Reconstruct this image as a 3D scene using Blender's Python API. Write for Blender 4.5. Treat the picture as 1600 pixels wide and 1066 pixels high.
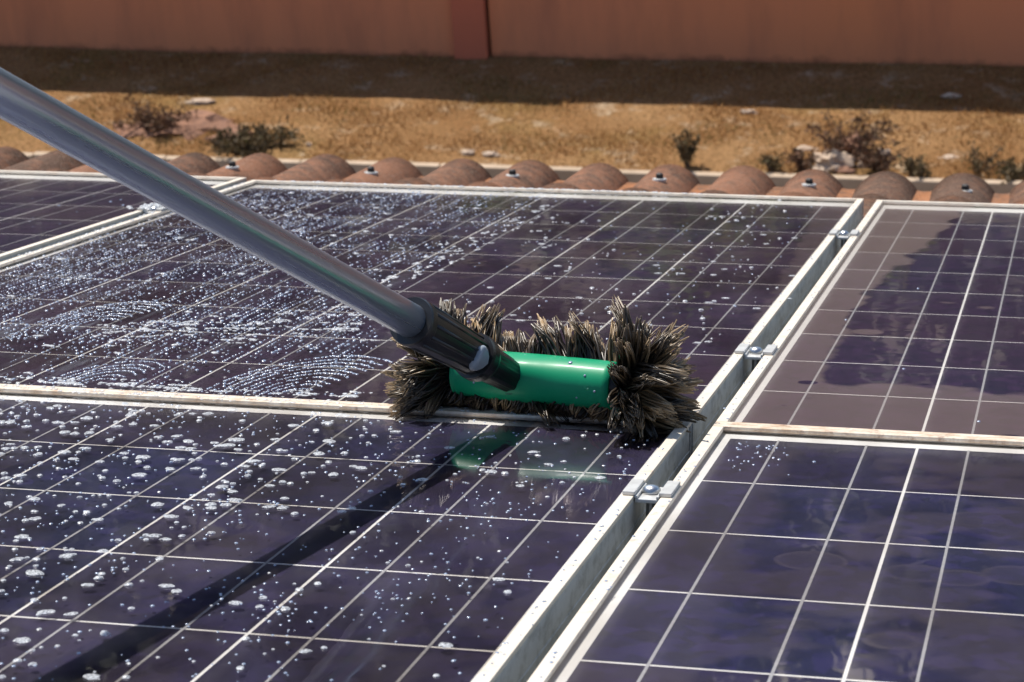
import bpy, bmesh, math, random
import numpy as np
from mathutils import Matrix, Vector, noise as mnoise

for o in list(bpy.data.objects):
    bpy.data.objects.remove(o)
scene = bpy.context.scene
col = scene.collection
rng = np.random.default_rng(7)
random.seed(7)
RAD = math.radians

# ------------------------------------------------------------------ frame of the roof plane
TILT = RAD(17.0)
H0 = 5.50                                   # height of the panel origin above the lawn
ct, st = math.cos(TILT), math.sin(TILT)
MP = Matrix(((1, 0, 0, 0), (0, ct, st, 0), (0, -st, ct, H0), (0, 0, 0, 1)))   # roof plane -> world

# ------------------------------------------------------------------ camera
CAM_ROOF = Vector((0.273107, -2.003419, 0.432792))
CR = ((0.97453625, 0.22418046, 0.00471457),       # right, down, forward in roof coordinates
      (0.0435017, -0.16839681, -0.98475891),
      (-0.21996979, 0.95988835, -0.17386103))
cam_data = bpy.data.cameras.new('camera')
cam = bpy.data.objects.new('camera', cam_data)
col.objects.link(cam)
right = Vector(CR[0]); up = -Vector(CR[1]); back = -Vector(CR[2])
ml = Matrix(((right.x, up.x, back.x, CAM_ROOF.x), (right.y, up.y, back.y, CAM_ROOF.y),
             (right.z, up.z, back.z, CAM_ROOF.z), (0, 0, 0, 1)))
cam.matrix_world = MP @ ml
cam_data.sensor_width = 36.0
cam_data.lens = 3864.46 / 1600 * 36.0
cam_data.clip_start = 0.05
cam_data.clip_end = 3000
cam_data.dof.use_dof = True
cam_data.dof.focus_distance = 2.06
cam_data.dof.aperture_fstop = 24.0
scene.camera = cam

# ------------------------------------------------------------------ light
sun_roof = Vector((-0.37, 0.15, 1.0)).normalized()
sun_dir = (MP.to_3x3() @ sun_roof).normalized()          # towards the sun
SUN_EL = math.asin(sun_dir.z)
SUN_AZ = math.atan2(sun_dir.x, sun_dir.y)
world = bpy.data.worlds.new('World')
scene.world = world
world.use_nodes = True
wn = world.node_tree
wn.nodes.clear()
sky = wn.nodes.new('ShaderNodeTexSky')
sky.sky_type = 'NISHITA'
sky.sun_disc = False
sky.sun_elevation = SUN_EL
sky.sun_rotation = SUN_AZ
sky.air_density = 1.0
sky.dust_density = 0.6
bg = wn.nodes.new('ShaderNodeBackground')
bg.inputs['Strength'].default_value = 0.095
wo = wn.nodes.new('ShaderNodeOutputWorld')
wn.links.new(sky.outputs[0], bg.inputs[0])
wn.links.new(bg.outputs[0], wo.inputs[0])
sd = bpy.data.lights.new('sun', 'SUN')
sd.energy = 4.2
sd.angle = RAD(0.53)
sd.color = (1.0, 0.94, 0.85)
sun = bpy.data.objects.new('sun', sd)
col.objects.link(sun)
sun.rotation_euler = sun_dir.to_track_quat('Z', 'Y').to_euler()
sun.location = (0, 0, 30)
scene.view_settings.view_transform = 'Standard'
scene.view_settings.look = 'None'
scene.view_settings.gamma = 1.0
scene.view_settings.use_curve_mapping = False
scene.view_settings.exposure = 0.56
scene.cycles.transparent_max_bounces = 10
scene.cycles.max_bounces = 4
scene.cycles.diffuse_bounces = 2
scene.cycles.glossy_bounces = 3
scene.cycles.transmission_bounces = 3

# ------------------------------------------------------------------ material helpers
class NT:
    def __init__(s, name):
        s.m = bpy.data.materials.new(name)
        s.m.use_nodes = True
        s.t = s.m.node_tree
        s.t.nodes.clear()
        s.out = s.n('ShaderNodeOutputMaterial')
    def n(s, k, **kw):
        nd = s.t.nodes.new(k)
        for a, b in kw.items():
            setattr(nd, a, b)
        return nd
    def set(s, nd, key, v):
        if v is None:
            return
        if isinstance(v, bpy.types.NodeSocket):
            s.t.links.new(v, nd.inputs[key])
        else:
            if isinstance(v, tuple) and len(v) == 3 and nd.inputs[key].type == 'RGBA':
                v = (*v, 1)
            nd.inputs[key].default_value = v
    def coord(s, kind='Object'):
        return s.n('ShaderNodeTexCoord').outputs[kind]
    def mapping(s, vec, scale=(1, 1, 1), loc=(0, 0, 0), rot=(0, 0, 0)):
        m = s.n('ShaderNodeMapping')
        s.set(m, 'Vector', vec); m.inputs['Scale'].default_value = scale
        m.inputs['Location'].default_value = loc; m.inputs['Rotation'].default_value = rot
        return m.outputs[0]
    def noise(s, vec=None, scale=5, detail=4, rough=.55, dist=0, out=0):
        n = s.n('ShaderNodeTexNoise')
        s.set(n, 'Vector', vec); n.inputs['Scale'].default_value = scale
        n.inputs['Detail'].default_value = detail; n.inputs['Roughness'].default_value = rough
        n.inputs['Distortion'].default_value = dist
        return n.outputs[out]
    def voronoi(s, vec=None, scale=5, feature='F1', out='Distance', rand=1):
        n = s.n('ShaderNodeTexVoronoi', feature=feature)
        s.set(n, 'Vector', vec); n.inputs['Scale'].default_value = scale
        n.inputs['Randomness'].default_value = rand
        return n.outputs[out]
    def ramp(s, fac, stops, interp='LINEAR'):
        r = s.n('ShaderNodeValToRGB')
        r.color_ramp.interpolation = interp
        el = r.color_ramp.elements
        while len(el) < len(stops):
            el.new(0.5)
        for e, (p, c) in zip(el, stops):
            e.position = p
            e.color = (c, c, c, 1) if isinstance(c, (int, float)) else (*c, 1)
        s.set(r, 0, fac)
        return r.outputs[0]
    def math(s, op, a, b=0.0, c=None, clamp=False):
        m = s.n('ShaderNodeMath', operation=op, use_clamp=clamp)
        s.set(m, 0, a); s.set(m, 1, b)
        if c is not None:
            s.set(m, 2, c)
        return m.outputs[0]
    def mix(s, fac, a, b, blend='MIX'):
        m = s.n('ShaderNodeMix', data_type='RGBA', blend_type=blend)
        s.set(m, 0, fac)
        for k, v in ((6, a), (7, b)):
            if isinstance(v, bpy.types.NodeSocket):
                s.t.links.new(v, m.inputs[k])
            else:
                m.inputs[k].default_value = (*v, 1) if len(v) == 3 else v
        return m.outputs[2]
    def bump(s, h, strength=.3, dist=.01):
        b = s.n('ShaderNodeBump')
        s.set(b, 'Height', h); b.inputs['Strength'].default_value = strength
        b.inputs['Distance'].default_value = dist
        return b.outputs[0]
    def pr(s, color, rough=.5, metal=0., normal=None, spec=.5, coat=0., coat_rough=.05, **kw):
        p = s.n('ShaderNodeBsdfPrincipled')
        s.set(p, 'Base Color', color); s.set(p, 'Roughness', rough); s.set(p, 'Metallic', metal)
        s.set(p, 'Specular IOR Level', spec); s.set(p, 'Coat Weight', coat); s.set(p, 'Coat Roughness', coat_rough)
        if normal is not None:
            s.t.links.new(normal, p.inputs['Normal'])
        for k, v in kw.items():
            s.set(p, k, v)
        return p.outputs[0]
    def done(s, sh):
        s.t.links.new(sh, s.out.inputs['Surface'])
        return s.m

M = {}

def xyz(nt, vec):
    sp = nt.n('ShaderNodeSeparateXYZ')
    nt.set(sp, 0, vec)
    return sp.outputs[0], sp.outputs[1], sp.outputs[2]

def mat_terracotta(name, a, b, dark, amount):
    t = NT(name)
    co = t.coord()
    rnd = t.n('ShaderNodeObjectInfo').outputs['Random']
    shift = t.n('ShaderNodeVectorMath', operation='ADD')
    t.set(shift, 0, co)
    cmb = t.n('ShaderNodeCombineXYZ'); r10 = t.math('MULTIPLY', rnd, 37.0)
    t.set(cmb, 0, r10); t.set(cmb, 1, r10); t.set(cmb, 2, r10)
    t.set(shift, 1, cmb.outputs[0])
    v = shift.outputs[0]
    base = t.mix(t.noise(v, 14, 4), a, b)
    base = t.mix(t.math('MULTIPLY', rnd, .6), base, b)
    n1 = t.noise(v, 26, 6, .7)
    lich = t.ramp(t.math('ADD', n1, t.math('MULTIPLY', rnd, .22)), [(.60 - amount, 0.), (.78 - amount, 1.)])
    spk = t.ramp(t.noise(v, 260, 2, .6), [(.52, 0.), (.66, 1.)])
    base = t.mix(t.math('MULTIPLY', lich, .85), base, dark)
    base = t.mix(t.math('MULTIPLY', spk, .5), base, (.36, .27, .2))
    spk2 = t.ramp(t.noise(v, 190, 2, .6), [(.30, 1.), (.42, 0.)])
    base = t.mix(t.math('MULTIPLY', spk2, .6), base, (.035, .022, .016))
    nrm = t.bump(t.noise(v, 90, 6, .75), .9, .006)
    return t.done(t.pr(base, .88, normal=nrm, spec=.25))

M['tile'] = mat_terracotta('terracotta_weathered', (.33, .140, .072), (.20, .095, .055), (.085, .050, .034), .07)
M['tile_clean'] = mat_terracotta('terracotta_clean', (.42, .165, .06), (.34, .14, .06), (.16, .08, .045), .03)

def mat_wall():
    t = NT('painted_wall_plaster')
    co = t.coord('Object')
    n = t.noise(co, .55, 5, .6)
    c = t.mix(n, (.66, .25, .145), (.70, .255, .11))
    st_ = t.noise(t.mapping(co, (1.2, 1.2, .25)), 2.2, 6, .65)
    c = t.mix(t.ramp(st_, [(.45, 0.), (.75, .5)]), c, (.32, .13, .085))
    x, y, z = xyz(t, co)
    dirt = t.math('MULTIPLY', t.math('SUBTRACT', t.noise(co, 7, 5, .7), t.math('MULTIPLY', z, 5.0)), 2.2, clamp=True)
    c = t.mix(t.math('MULTIPLY', dirt, .75), c, (.12, .055, .032))
    return t.done(t.pr(c, .82, normal=t.bump(t.noise(co, 60, 4, .6), .25, .004), spec=.25))
M['wall'] = mat_wall()
def mat_pilaster():
    t = NT('painted_pilaster')
    co = t.coord('Object')
    c = t.mix(t.noise(co, 3, 5), (.58, .165, .095), (.48, .145, .085))
    return t.done(t.pr(c, .8, normal=t.bump(t.noise(co, 60, 4), .25, .004), spec=.25))
M['pilaster'] = mat_pilaster()

def mat_lawn():
    t = NT('dry_lawn_soil')
    co = t.coord('Object')
    n = t.noise(co, 1.3, 6, .65)
    c = t.mix(t.ramp(n, [(.35, 0.), (.65, 1.)]), (.30, .15, .06), (.42, .24, .11))
    n2 = t.noise(t.mapping(co, loc=(4, 7, 0)), .8, 4, .6)
    c = t.mix(t.ramp(n2, [(.52, 0.), (.68, .7)]), c, (.23, .155, .045))
    n3 = t.noise(t.mapping(co, loc=(14, 2, 0)), 3.6, 5, .7)
    c = t.mix(t.ramp(n3, [(.55, 0.), (.66, .9)]), c, (.56, .42, .28))
    n4 = t.noise(co, 34, 5, .75)
    c = t.mix(t.ramp(n4, [(.40, .75), (.58, 0.)]), c, (.13, .075, .028))
    return t.done(t.pr(c, .95, normal=t.bump(t.noise(co, 40, 6, .75), .8, .03), spec=.1))
M['lawn'] = mat_lawn()

def mat_simple(name, a, b, scale=6, rough=.8, bump=.2, bscale=60, metal=0., spec=.4, coord='Object', **kw):
    t = NT(name)
    co = t.coord(coord)
    c = t.mix(t.ramp(t.noise(co, scale, 5, .65), [(.35, 0.), (.65, 1.)]), a, b)
    nr = t.bump(t.noise(co, bscale, 5, .65), bump, .004) if bump else None
    return t.done(t.pr(c, rough, metal, nr, spec, **kw))
M['ground'] = mat_simple('far_ground', (.045, .045, .020), (.085, .06, .032), .15, .95, .3, 2)
M['paving'] = mat_simple('brown_paving', (.13, .085, .06), (.2, .14, .1), 2, .9)
M['kerb'] = mat_simple('kerb_concrete', (.52, .40, .29), (.40, .30, .21), 4, .9, .5, 30)
M['house_wall'] = mat_simple('house_plaster', (.55, .42, .3), (.5, .37, .26), 2, .85)
M['wood'] = mat_simple('fascia_wood', (.12, .06, .035), (.18, .09, .05), 9, .7)
M['rock_pale'] = mat_simple('pale_rubble', (.58, .46, .35), (.36, .25, .18), 16, .95, .8, 24)
M['rock_pink'] = mat_simple('pinkish_clay_rubble', (.30, .155, .095), (.20, .105, .07), 14, .95, .9, 18)
M['steel'] = mat_simple('galvanised_steel', (.62, .63, .64), (.45, .46, .48), 40, .32, .15, 90, 1.0)
M['clamp'] = mat_simple('clamp_aluminium', (.62, .62, .60), (.50, .49, .47), 60, .45, .15, 120, .35)
M['rubber'] = mat_simple('dark_rubber_washer', (.02, .02, .02), (.03, .03, .03), 20, .6, 0)
M['rail'] = mat_simple('aluminium_rail', (.55, .57, .6), (.42, .45, .48), 20, .38, .1, 70, 1.0)
M['bark'] = mat_simple('bark', (.09, .06, .04), (.14, .1, .07), 8, .95, .9, 20)
M['backsheet'] = mat_simple('white_backsheet', (.80, .80, .79), (.72, .72, .71), 3, .6, 0)

def mat_leaf(name, cols, rough=.6, trans=.25):
    t = NT(name)
    at = t.n('ShaderNodeAttribute', attribute_name='tint')
    c = t.ramp(at.outputs['Fac'], [(i / (len(cols) - 1), q) for i, q in enumerate(cols)])
    p = t.pr(c, rough, spec=.3)
    tr = t.n('ShaderNodeBsdfTranslucent'); t.set(tr, 0, c)
    mx = t.n('ShaderNodeMixShader'); mx.inputs[0].default_value = trans
    t.t.links.new(p, mx.inputs[1]); t.t.links.new(tr.outputs[0], mx.inputs[2])
    return t.done(mx.outputs[0])
M['grass'] = mat_leaf('dry_grass_blades', [(.22, .10, .036), (.35, .175, .058), (.47, .27, .11), (.20, .15, .045)], .8, .3)
M['leaf_tree'] = mat_leaf('tree_leaves', [(.014, .024, .008), (.024, .040, .011), (.040, .055, .015), (.03, .032, .014)], .6, .10)
M['leaf_dark'] = mat_leaf('dark_weed_leaves', [(.06, .042, .022), (.11, .078, .038), (.18, .125, .065), (.09, .082, .03)], .75, .2)
M['leaf_brown'] = mat_leaf('withered_weed_leaves', [(.10, .05, .03), (.17, .085, .05), (.09, .06, .035), (.22, .13, .08)], .85, .2)

def mat_cell(name, stops, other):
    t = NT(name)
    co = t.coord('Object')
    rnd = t.n('ShaderNodeObjectInfo').outputs['Random']
    cmb = t.n('ShaderNodeCombineXYZ'); rr = t.math('MULTIPLY', rnd, 91.0)
    t.set(cmb, 0, rr); t.set(cmb, 1, rr); t.set(cmb, 2, 0.0)
    ad = t.n('ShaderNodeVectorMath', operation='ADD'); t.set(ad, 0, co); t.set(ad, 1, cmb.outputs[0])
    v = t.voronoi(t.mapping(ad.outputs[0], (1, 1, 0)), 75, out='Color')
    cr = t.n('ShaderNodeSeparateColor'); t.set(cr, 0, v)
    c = t.ramp(cr.outputs[0], stops)
    c = t.mix(t.math('MULTIPLY', rnd, .55), c, other)
    x, y, z = xyz(t, co)                                   # fine silver fingers across the cell
    fw = t.math('FRACT', t.math('MULTIPLY', y, 420.0))
    c = t.mix(t.math('MULTIPLY', t.math('LESS_THAN', fw, .055), .35), c, (.35, .35, .38))
    return t.done(t.pr(c, .42, spec=.5))
M['cell_navy'] = mat_cell('navy_polycrystalline_cell', [(0., (.003, .006, .034)), (.5, (.006, .009, .050)), (1., (.015, .014, .078))], (.022, .010, .030))
M['cell_violet'] = mat_cell('violet_polycrystalline_cell', [(0., (.008, .006, .034)), (.5, (.018, .009, .042)), (1., (.032, .014, .060))], (.034, .012, .028))  # violet holds the coating's sheen at grazing view, put into the base colour
def mat_busbar():
    t = NT('tinned_busbar')
    co = t.coord('Object')
    n = t.noise(t.mapping(co, (260, 170, 1)), 1.0, 3, .7)
    c = t.mix(n, (.30, .31, .34), (.62, .62, .64))
    return t.done(t.pr(c, .45, .35, spec=.5))
M['busbar'] = mat_busbar()

def mat_frame(name, rust, foam=0.):
    t = NT(name)
    co = t.coord('Object')
    c = t.mix(t.noise(co, 9, 5, .6), (.80, .73, .62), (.70, .62, .51))
    d = t.ramp(t.noise(co, 38, 6, .72), [(.50 - rust * .14, 0.), (.74 - rust * .10, 1.)])
    c = t.mix(t.math('MULTIPLY', d, .35 + .5 * rust), c, (.42, .27, .16))
    d2 = t.ramp(t.noise(t.mapping(co, loc=(3, 5, 1)), 55, 5, .7), [(.62 - rust * .07, 0.), (.72 - rust * .05, 1.)])
    c = t.mix(t.math('MULTIPLY', d2, .3 + .5 * rust), c, (.23, .10, .05))
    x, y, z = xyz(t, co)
    side = t.math('LESS_THAN', z, -.0015)                   # bare outer side below the lip: blue-grey shade put into colour, plus dirt streaks
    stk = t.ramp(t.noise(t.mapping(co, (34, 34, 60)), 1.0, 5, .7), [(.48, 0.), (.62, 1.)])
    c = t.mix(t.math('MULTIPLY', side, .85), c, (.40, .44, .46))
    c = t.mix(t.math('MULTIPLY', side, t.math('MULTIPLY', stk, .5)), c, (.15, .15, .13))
    return t.done(t.pr(c, t.math('ADD', .42, t.math('MULTIPLY', d, .3)), .12, spec=.5,
                       normal=t.bump(t.noise(co, 210, 4, .7), .25, .0012)))
M['frame'] = mat_frame('anodised_frame_dusty', .25)
M['frame_mid'] = mat_frame('anodised_frame_lightly_stained', .85)
M['frame_rust'] = mat_frame('anodised_frame_stained', 1.0)

# glass with dust film: 'dry' is a procedural mask (1 = dry dusty, 0 = wetted clean)
def mat_glass(name, dry_fn, dry_cov, wet_cov, wave, x0, y0, murk=0., soap=None):
    t = NT(name)
    co = t.coord('Object')
    x, y, z = xyz(t, co)
    x = t.math('ADD', x, x0); y = t.math('ADD', y, y0)      # roof-plane coordinates
    cmb = t.n('ShaderNodeCombineXYZ'); t.set(cmb, 0, x); t.set(cmb, 1, y); t.set(cmb, 2, 0.0)
    v = cmb.outputs[0]
    dry = dry_fn(t, v, x, y)
    fine = t.noise(v, 130, 2, .7)
    mid = t.noise(v, 17, 3, .65)
    cov = t.math('ADD', wet_cov, t.math('MULTIPLY', dry, dry_cov))
    cov = t.math('MULTIPLY', cov, t.math('ADD', .55, t.math('ADD', t.math('MULTIPLY', fine, .35), t.math('MULTIPLY', mid, .55))), clamp=True)
    dustc = t.mix(mid, (.42, .31, .25), (.36, .27, .235))
    rough = t.math('ADD', .022, t.math('MULTIPLY', dry, .10))
    h = t.math('ADD', t.math('MULTIPLY', t.noise(t.mapping(v, (1, .6, 1)), 30, 1, .5), 1.0), t.math('MULTIPLY', t.noise(v, 7, 0, .5), 2.5))
    nr = t.bump(h, 1.0, wave)
    fr = t.n('ShaderNodeFresnel'); fr.inputs['IOR'].default_value = 1.36
    gl = t.n('ShaderNodeBsdfGlossy'); t.set(gl, 'Color', (.93, .92, .95)); t.set(gl, 'Roughness', rough)
    t.t.links.new(nr, gl.inputs['Normal'])
    tr = t.n('ShaderNodeBsdfTransparent')
    mk = t.ramp(t.noise(t.mapping(v, (1, .55, 1), (5, 3, 0)), 8.5, 4, .62, .4), [(.44, 0.), (.62, 1.)])
    t.set(tr, 0, t.mix(t.math('MULTIPLY', mk, murk), (.97, .97, .97), (.56, .52, .48)))
    m1 = t.n('ShaderNodeMixShader'); t.t.links.new(fr.outputs[0], m1.inputs[0])
    t.t.links.new(tr.outputs[0], m1.inputs[1]); t.t.links.new(gl.outputs[0], m1.inputs[2])
    df = t.n('ShaderNodeBsdfDiffuse'); t.set(df, 0, dustc)
    m2 = t.n('ShaderNodeMixShader'); t.t.links.new(cov, m2.inputs[0])
    t.t.links.new(m1.outputs[0], m2.inputs[1]); t.t.links.new(df.outputs[0], m2.inputs[2])
    if soap is None:
        return t.done(m2.outputs[0])
    sf = t.n('ShaderNodeBsdfDiffuse'); t.set(sf, 0, (.62, .68, .78))
    m3 = t.n('ShaderNodeMixShader'); t.t.links.new(soap(t, v, x, y), m3.inputs[0])
    t.t.links.new(m2.outputs[0], m3.inputs[1]); t.t.links.new(sf.outputs[0], m3.inputs[2])
    return t.done(m3.outputs[0])

def poly_x(t, y, pts):
    """x as a piecewise-linear function of y (pts sorted by y), by a float curve-like ramp"""
    y0, y1 = pts[0][0], pts[-1][0]
    xs = [p[1] for p in pts]
    x0, x1 = min(xs), max(xs)
    f = t.math('DIVIDE', t.math('SUBTRACT', y, y0), y1 - y0, clamp=True)
    r = t.ramp(f, [((py - y0) / (y1 - y0), (px - x0) / (x1 - x0 + 1e-9)) for py, px in pts])
    return t.math('ADD', t.math('MULTIPLY', r, x1 - x0), x0)

def edge(t, d, w):
    return t.math('ADD', t.math('DIVIDE', d, w), .5, clamp=True)

def spots(t, v, scale, lo, hi, loc=(0, 0, 0)):
    return t.ramp(t.voronoi(t.mapping(v, (1, 1, 1), loc), scale), [(lo, 1.), (hi, 0.)])

def dry_right_top(t, v, x, y):
    wob = t.math('MULTIPLY', t.math('SUBTRACT', t.noise(v, 11, 2, .5), .5), .07)
    bx = poly_x(t, y, [(.20, .052), (.37, .05), (.69, .036), (1.11, .075), (1.45, .105), (1.60, .118), (1.75, .15)])
    a = edge(t, t.math('ADD', t.math('SUBTRACT', bx, x), wob), .009)
    by = t.math('ADD', .245, t.math('MULTIPLY', wob, 2.2))
    b = edge(t, t.math('SUBTRACT', by, y), .012)
    m = t.math('MAXIMUM', a, b)
    isl = t.math('MULTIPLY', spots(t, v, 11, .16, .21), t.math('LESS_THAN', y, .75))
    m = t.math('MAXIMUM', m, t.math('MULTIPLY', isl, .9))
    drop = t.math('MULTIPLY', spots(t, v, 15, .13, .15, (3, 1, 0)), t.math('LESS_THAN', y, .25))
    return t.math('MULTIPLY', m, t.math('SUBTRACT', 1.0, drop))

def dry_right_bottom(t, v, x, y):
    n = t.noise(t.mapping(v, (1, 1, 1), (2.3, .4, 0)), 6.5, 3, .6)
    m = t.ramp(n, [(.47, 0.), (.53, 1.)])
    m = t.math('MAXIMUM', m, edge(t, t.math('SUBTRACT', t.math('MULTIPLY', n, .15), x), .02))
    isl = t.ramp(t.voronoi(t.mapping(v, (1, 1, 1), (7, 2, 0)), 10), [(.10, .45), (.20, .55), (.235, 1.), (.26, 0.)])
    wt = edge(t, t.math('SUBTRACT', t.math('ADD', y, t.math('MULTIPLY', n, .12)), .005), .02)
    m = t.math('MULTIPLY', t.math('MAXIMUM', t.math('MULTIPLY', m, .62), t.math('MULTIPLY', isl, .85)), t.math('SUBTRACT', 1.0, wt))
    return m

def dry_left_top(t, v, x, y):
    wob = t.math('MULTIPLY', t.math('SUBTRACT', t.noise(v, 25, 3, .65), .5), .04)
    bx = poly_x(t, y, [(.30, -.03), (.60, -.058), (1.0, -.066), (1.35, -.082), (1.6, -.10), (1.7, -.10)])
    a = edge(t, t.math('SUBTRACT', x, t.math('ADD', bx, wob)), .008)
    n = t.ramp(t.noise(t.mapping(v, (3.2, .8, 1)), 4.2, 3, .6), [(.42, 0.), (.70, .42)])
    return t.math('MAXIMUM', a, n)

def dry_left_bottom(t, v, x, y):
    n = t.noise(t.mapping(v, (1, .7, 1), (.3, .1, 0)), 9, 4, .62, .6)
    m = t.ramp(n, [(.46, 0.), (.55, .55)])
    sc = t.ramp(t.noise(t.mapping(v, (38, 2.2, 1), (0, 0, 0), (0, 0, RAD(-14))), 1.0, 4, .6), [(.56, 0.), (.72, .3)])
    return t.math('MAXIMUM', m, sc)

def soap_left_top(t, v, x, y):
    bx = poly_x(t, y, [(.0, -.33), (.33, -.40), (.55, -.45), (.744, -.478), (1.2, -.468), (1.62, -.475)])
    side = edge(t, t.math('SUBTRACT', t.math('SUBTRACT', bx, .02), x), .05)
    st1 = t.ramp(t.noise(t.mapping(v, (60, 5, 1)), 1.0, 4, .65), [(.50, 0.), (.72, 1.)])
    pt = t.ramp(t.noise(t.mapping(v, (1, .5, 1), (3, 1, 0)), 9, 3, .6), [(.45, 0.), (.62, 1.)])
    return t.math('MULTIPLY', t.math('MULTIPLY', side, st1), t.math('MULTIPLY', pt, .13))

def dry_far_left(t, v, x, y):
    return t.ramp(t.noise(v, 5, 3, .6), [(.45, 0.), (.65, .5)])

# ------------------------------------------------------------------ mesh helpers
class MB:
    def __init__(s):
        s.v = []; s.f = []; s.tint = []
    def add(s, vs, fs, tint=None):
        b = len(s.v)
        s.v += [tuple(p) for p in vs]
        s.f += [tuple(i + b for i in q) for q in fs]
        if tint is not None:
            s.tint += [tint] * len(vs)
    def box(s, x0, x1, y0, y1, z0, z1):
        s.add([(x0, y0, z0), (x1, y0, z0), (x1, y1, z0), (x0, y1, z0), (x0, y0, z1), (x1, y0, z1), (x1, y1, z1), (x0, y1, z1)],
              [(0, 3, 2, 1), (4, 5, 6, 7), (0, 1, 5, 4), (1, 2, 6, 5), (2, 3, 7, 6), (3, 0, 4, 7)])
    def tube(s, p0, p1, r0, r1, n=6, cap=True):
        p0 = Vector(p0); p1 = Vector(p1); d = (p1 - p0).normalized()
        a = d.orthogonal().normalized(); b = d.cross(a)
        vs = []
        for p, r in ((p0, r0), (p1, r1)):
            for i in range(n):
                q = 2 * math.pi * i / n
                vs.append(p + a * math.cos(q) * r + b * math.sin(q) * r)
        fs = [(i, (i + 1) % n, n + (i + 1) % n, n + i) for i in range(n)]
        if cap:
            fs += [tuple(range(n - 1, -1, -1)), tuple(range(n, 2 * n))]
        s.add(vs, fs)
    def lathe(s, prof, n=32, axis=(Vector((0, 0, 0)), Vector((0, 0, 1))), cap=True, rib=None):
        o, d = axis
        a = d.orthogonal().normalized(); b = d.cross(a)
        vs = []
        for k, (h, r) in enumerate(prof):
            for i in range(n):
                q = 2 * math.pi * i / n
                rr = r * (rib(h, i, n) if rib else 1)
                vs.append(o + d * h + a * math.cos(q) * rr + b * math.sin(q) * rr)
        fs = []
        for k in range(len(prof) - 1):
            for i in range(n):
                j = (i + 1) % n
                fs.append((k * n + i, k * n + j, (k + 1) * n + j, (k + 1) * n + i))
        if cap:
            fs += [tuple(range(n - 1, -1, -1)), tuple(range((len(prof) - 1) * n, len(prof) * n))]
        s.add(vs, fs)
    def mesh(s, name, mat=None, smooth=False, bevel=None):
        me = bpy.data.meshes.new(name)
        me.from_pydata(s.v, [], s.f)
        if s.tint:
            at = me.attributes.new('tint', 'FLOAT', 'POINT')
            at.data.foreach_set('value', np.array(s.tint, dtype=np.float32))
        if mat:
            me.materials.append(mat)
        if bevel:
            bm = bmesh.new(); bm.from_mesh(me)
            bmesh.ops.bevel(bm, geom=[e for e in bm.edges if e.calc_face_angle(0) > .6], offset=bevel, segments=2, affect='EDGES', profile=.6)
            bm.to_mesh(me); bm.free()
        if smooth:
            me.polygons.foreach_set('use_smooth', [True] * len(me.polygons))
        me.update()
        return me
    def build(s, name, mat=None, parent=None, smooth=False, bevel=None, loc=None):
        return link(name, s.mesh(name, mat, smooth, bevel), parent, loc)

def link(name, me, parent=None, loc=None):
    o = bpy.data.objects.new(name, me)
    col.objects.link(o)
    if parent is not None:
        o.parent = parent
    if loc is not None:
        o.location = loc
    return o

def tag(o, label=None, cat=None, group=None, kind=None):
    for k, v in (('label', label), ('category', cat), ('group', group), ('kind', kind)):
        if v:
            o[k] = v
    return o

def thing(name, label, cat, roof=None, loc=None, group=None, rz=0.):
    o = bpy.data.objects.new(name, None)
    o.empty_display_size = .05
    col.objects.link(o)
    if roof is not None:
        o.matrix_world = MP @ Matrix.Translation(roof) @ Matrix.Rotation(rz, 4, 'Z')
    elif loc is not None:
        o.location = loc; o.rotation_euler = (0, 0, rz)
    return tag(o, label, cat, group)

def on_roof(o, roof, rz=0., scale=None):
    m = MP @ Matrix.Translation(roof) @ Matrix.Rotation(rz, 4, 'Z')
    if scale is not None:
        m = m @ Matrix.Diagonal((*scale, 1))
    o.matrix_world = m
    return o

# ------------------------------------------------------------------ setting: ground, lawn, kerb, wall
WALL_Y, KERB_Y = 15.53, 13.36
mb = MB(); mb.add([(-900, -300, -.40), (900, -300, -.40), (900, 2500, -.40), (-900, 2500, -.40)], [(0, 1, 2, 3)])
tag(mb.build('ground', M['ground']), kind='structure')
mb = MB(); mb.add([(-16, 2.45, -.39), (12, 2.45, -.39), (12, KERB_Y, -.39), (-16, KERB_Y, -.39)], [(0, 1, 2, 3)])
tag(mb.build('paving', M['paving']), kind='structure')

def lawn_h(x, y):
    return .02 * mnoise.noise(Vector((x * .7, y * .9, 3.1))) + .012 * mnoise.noise(Vector((x * 3.1, y * 3.3, 1.7)))
mb = MB()
NX, NY = 240, 44
gx = np.linspace(-15, 8, NX); gy = np.linspace(KERB_Y + .055, 16.6, NY)
vs = [(x, y, lawn_h(x, y)) for y in gy for x in gx]
fs = [(j * NX + i, j * NX + i + 1, (j + 1) * NX + i + 1, (j + 1) * NX + i) for j in range(NY - 1) for i in range(NX - 1)]
mb.add(vs, fs)
tag(mb.build('lawn', M['lawn'], smooth=True), kind='structure')
# kerb: a low concrete edging in lengths, its face towards the house
kx = -15.0; kerb = None
mb = MB()
while kx < 8:
    L = 1.0
    dz = random.uniform(-.006, .006); dy = random.uniform(-.006, .006)
    mb.box(kx + .004, kx + L - .004, KERB_Y + dy - .005, KERB_Y + .06 + dy, -.40, .012 + dz)
    kx += L
tag(mb.build('kerb', M['kerb'], bevel=.008), kind='structure')

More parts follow.
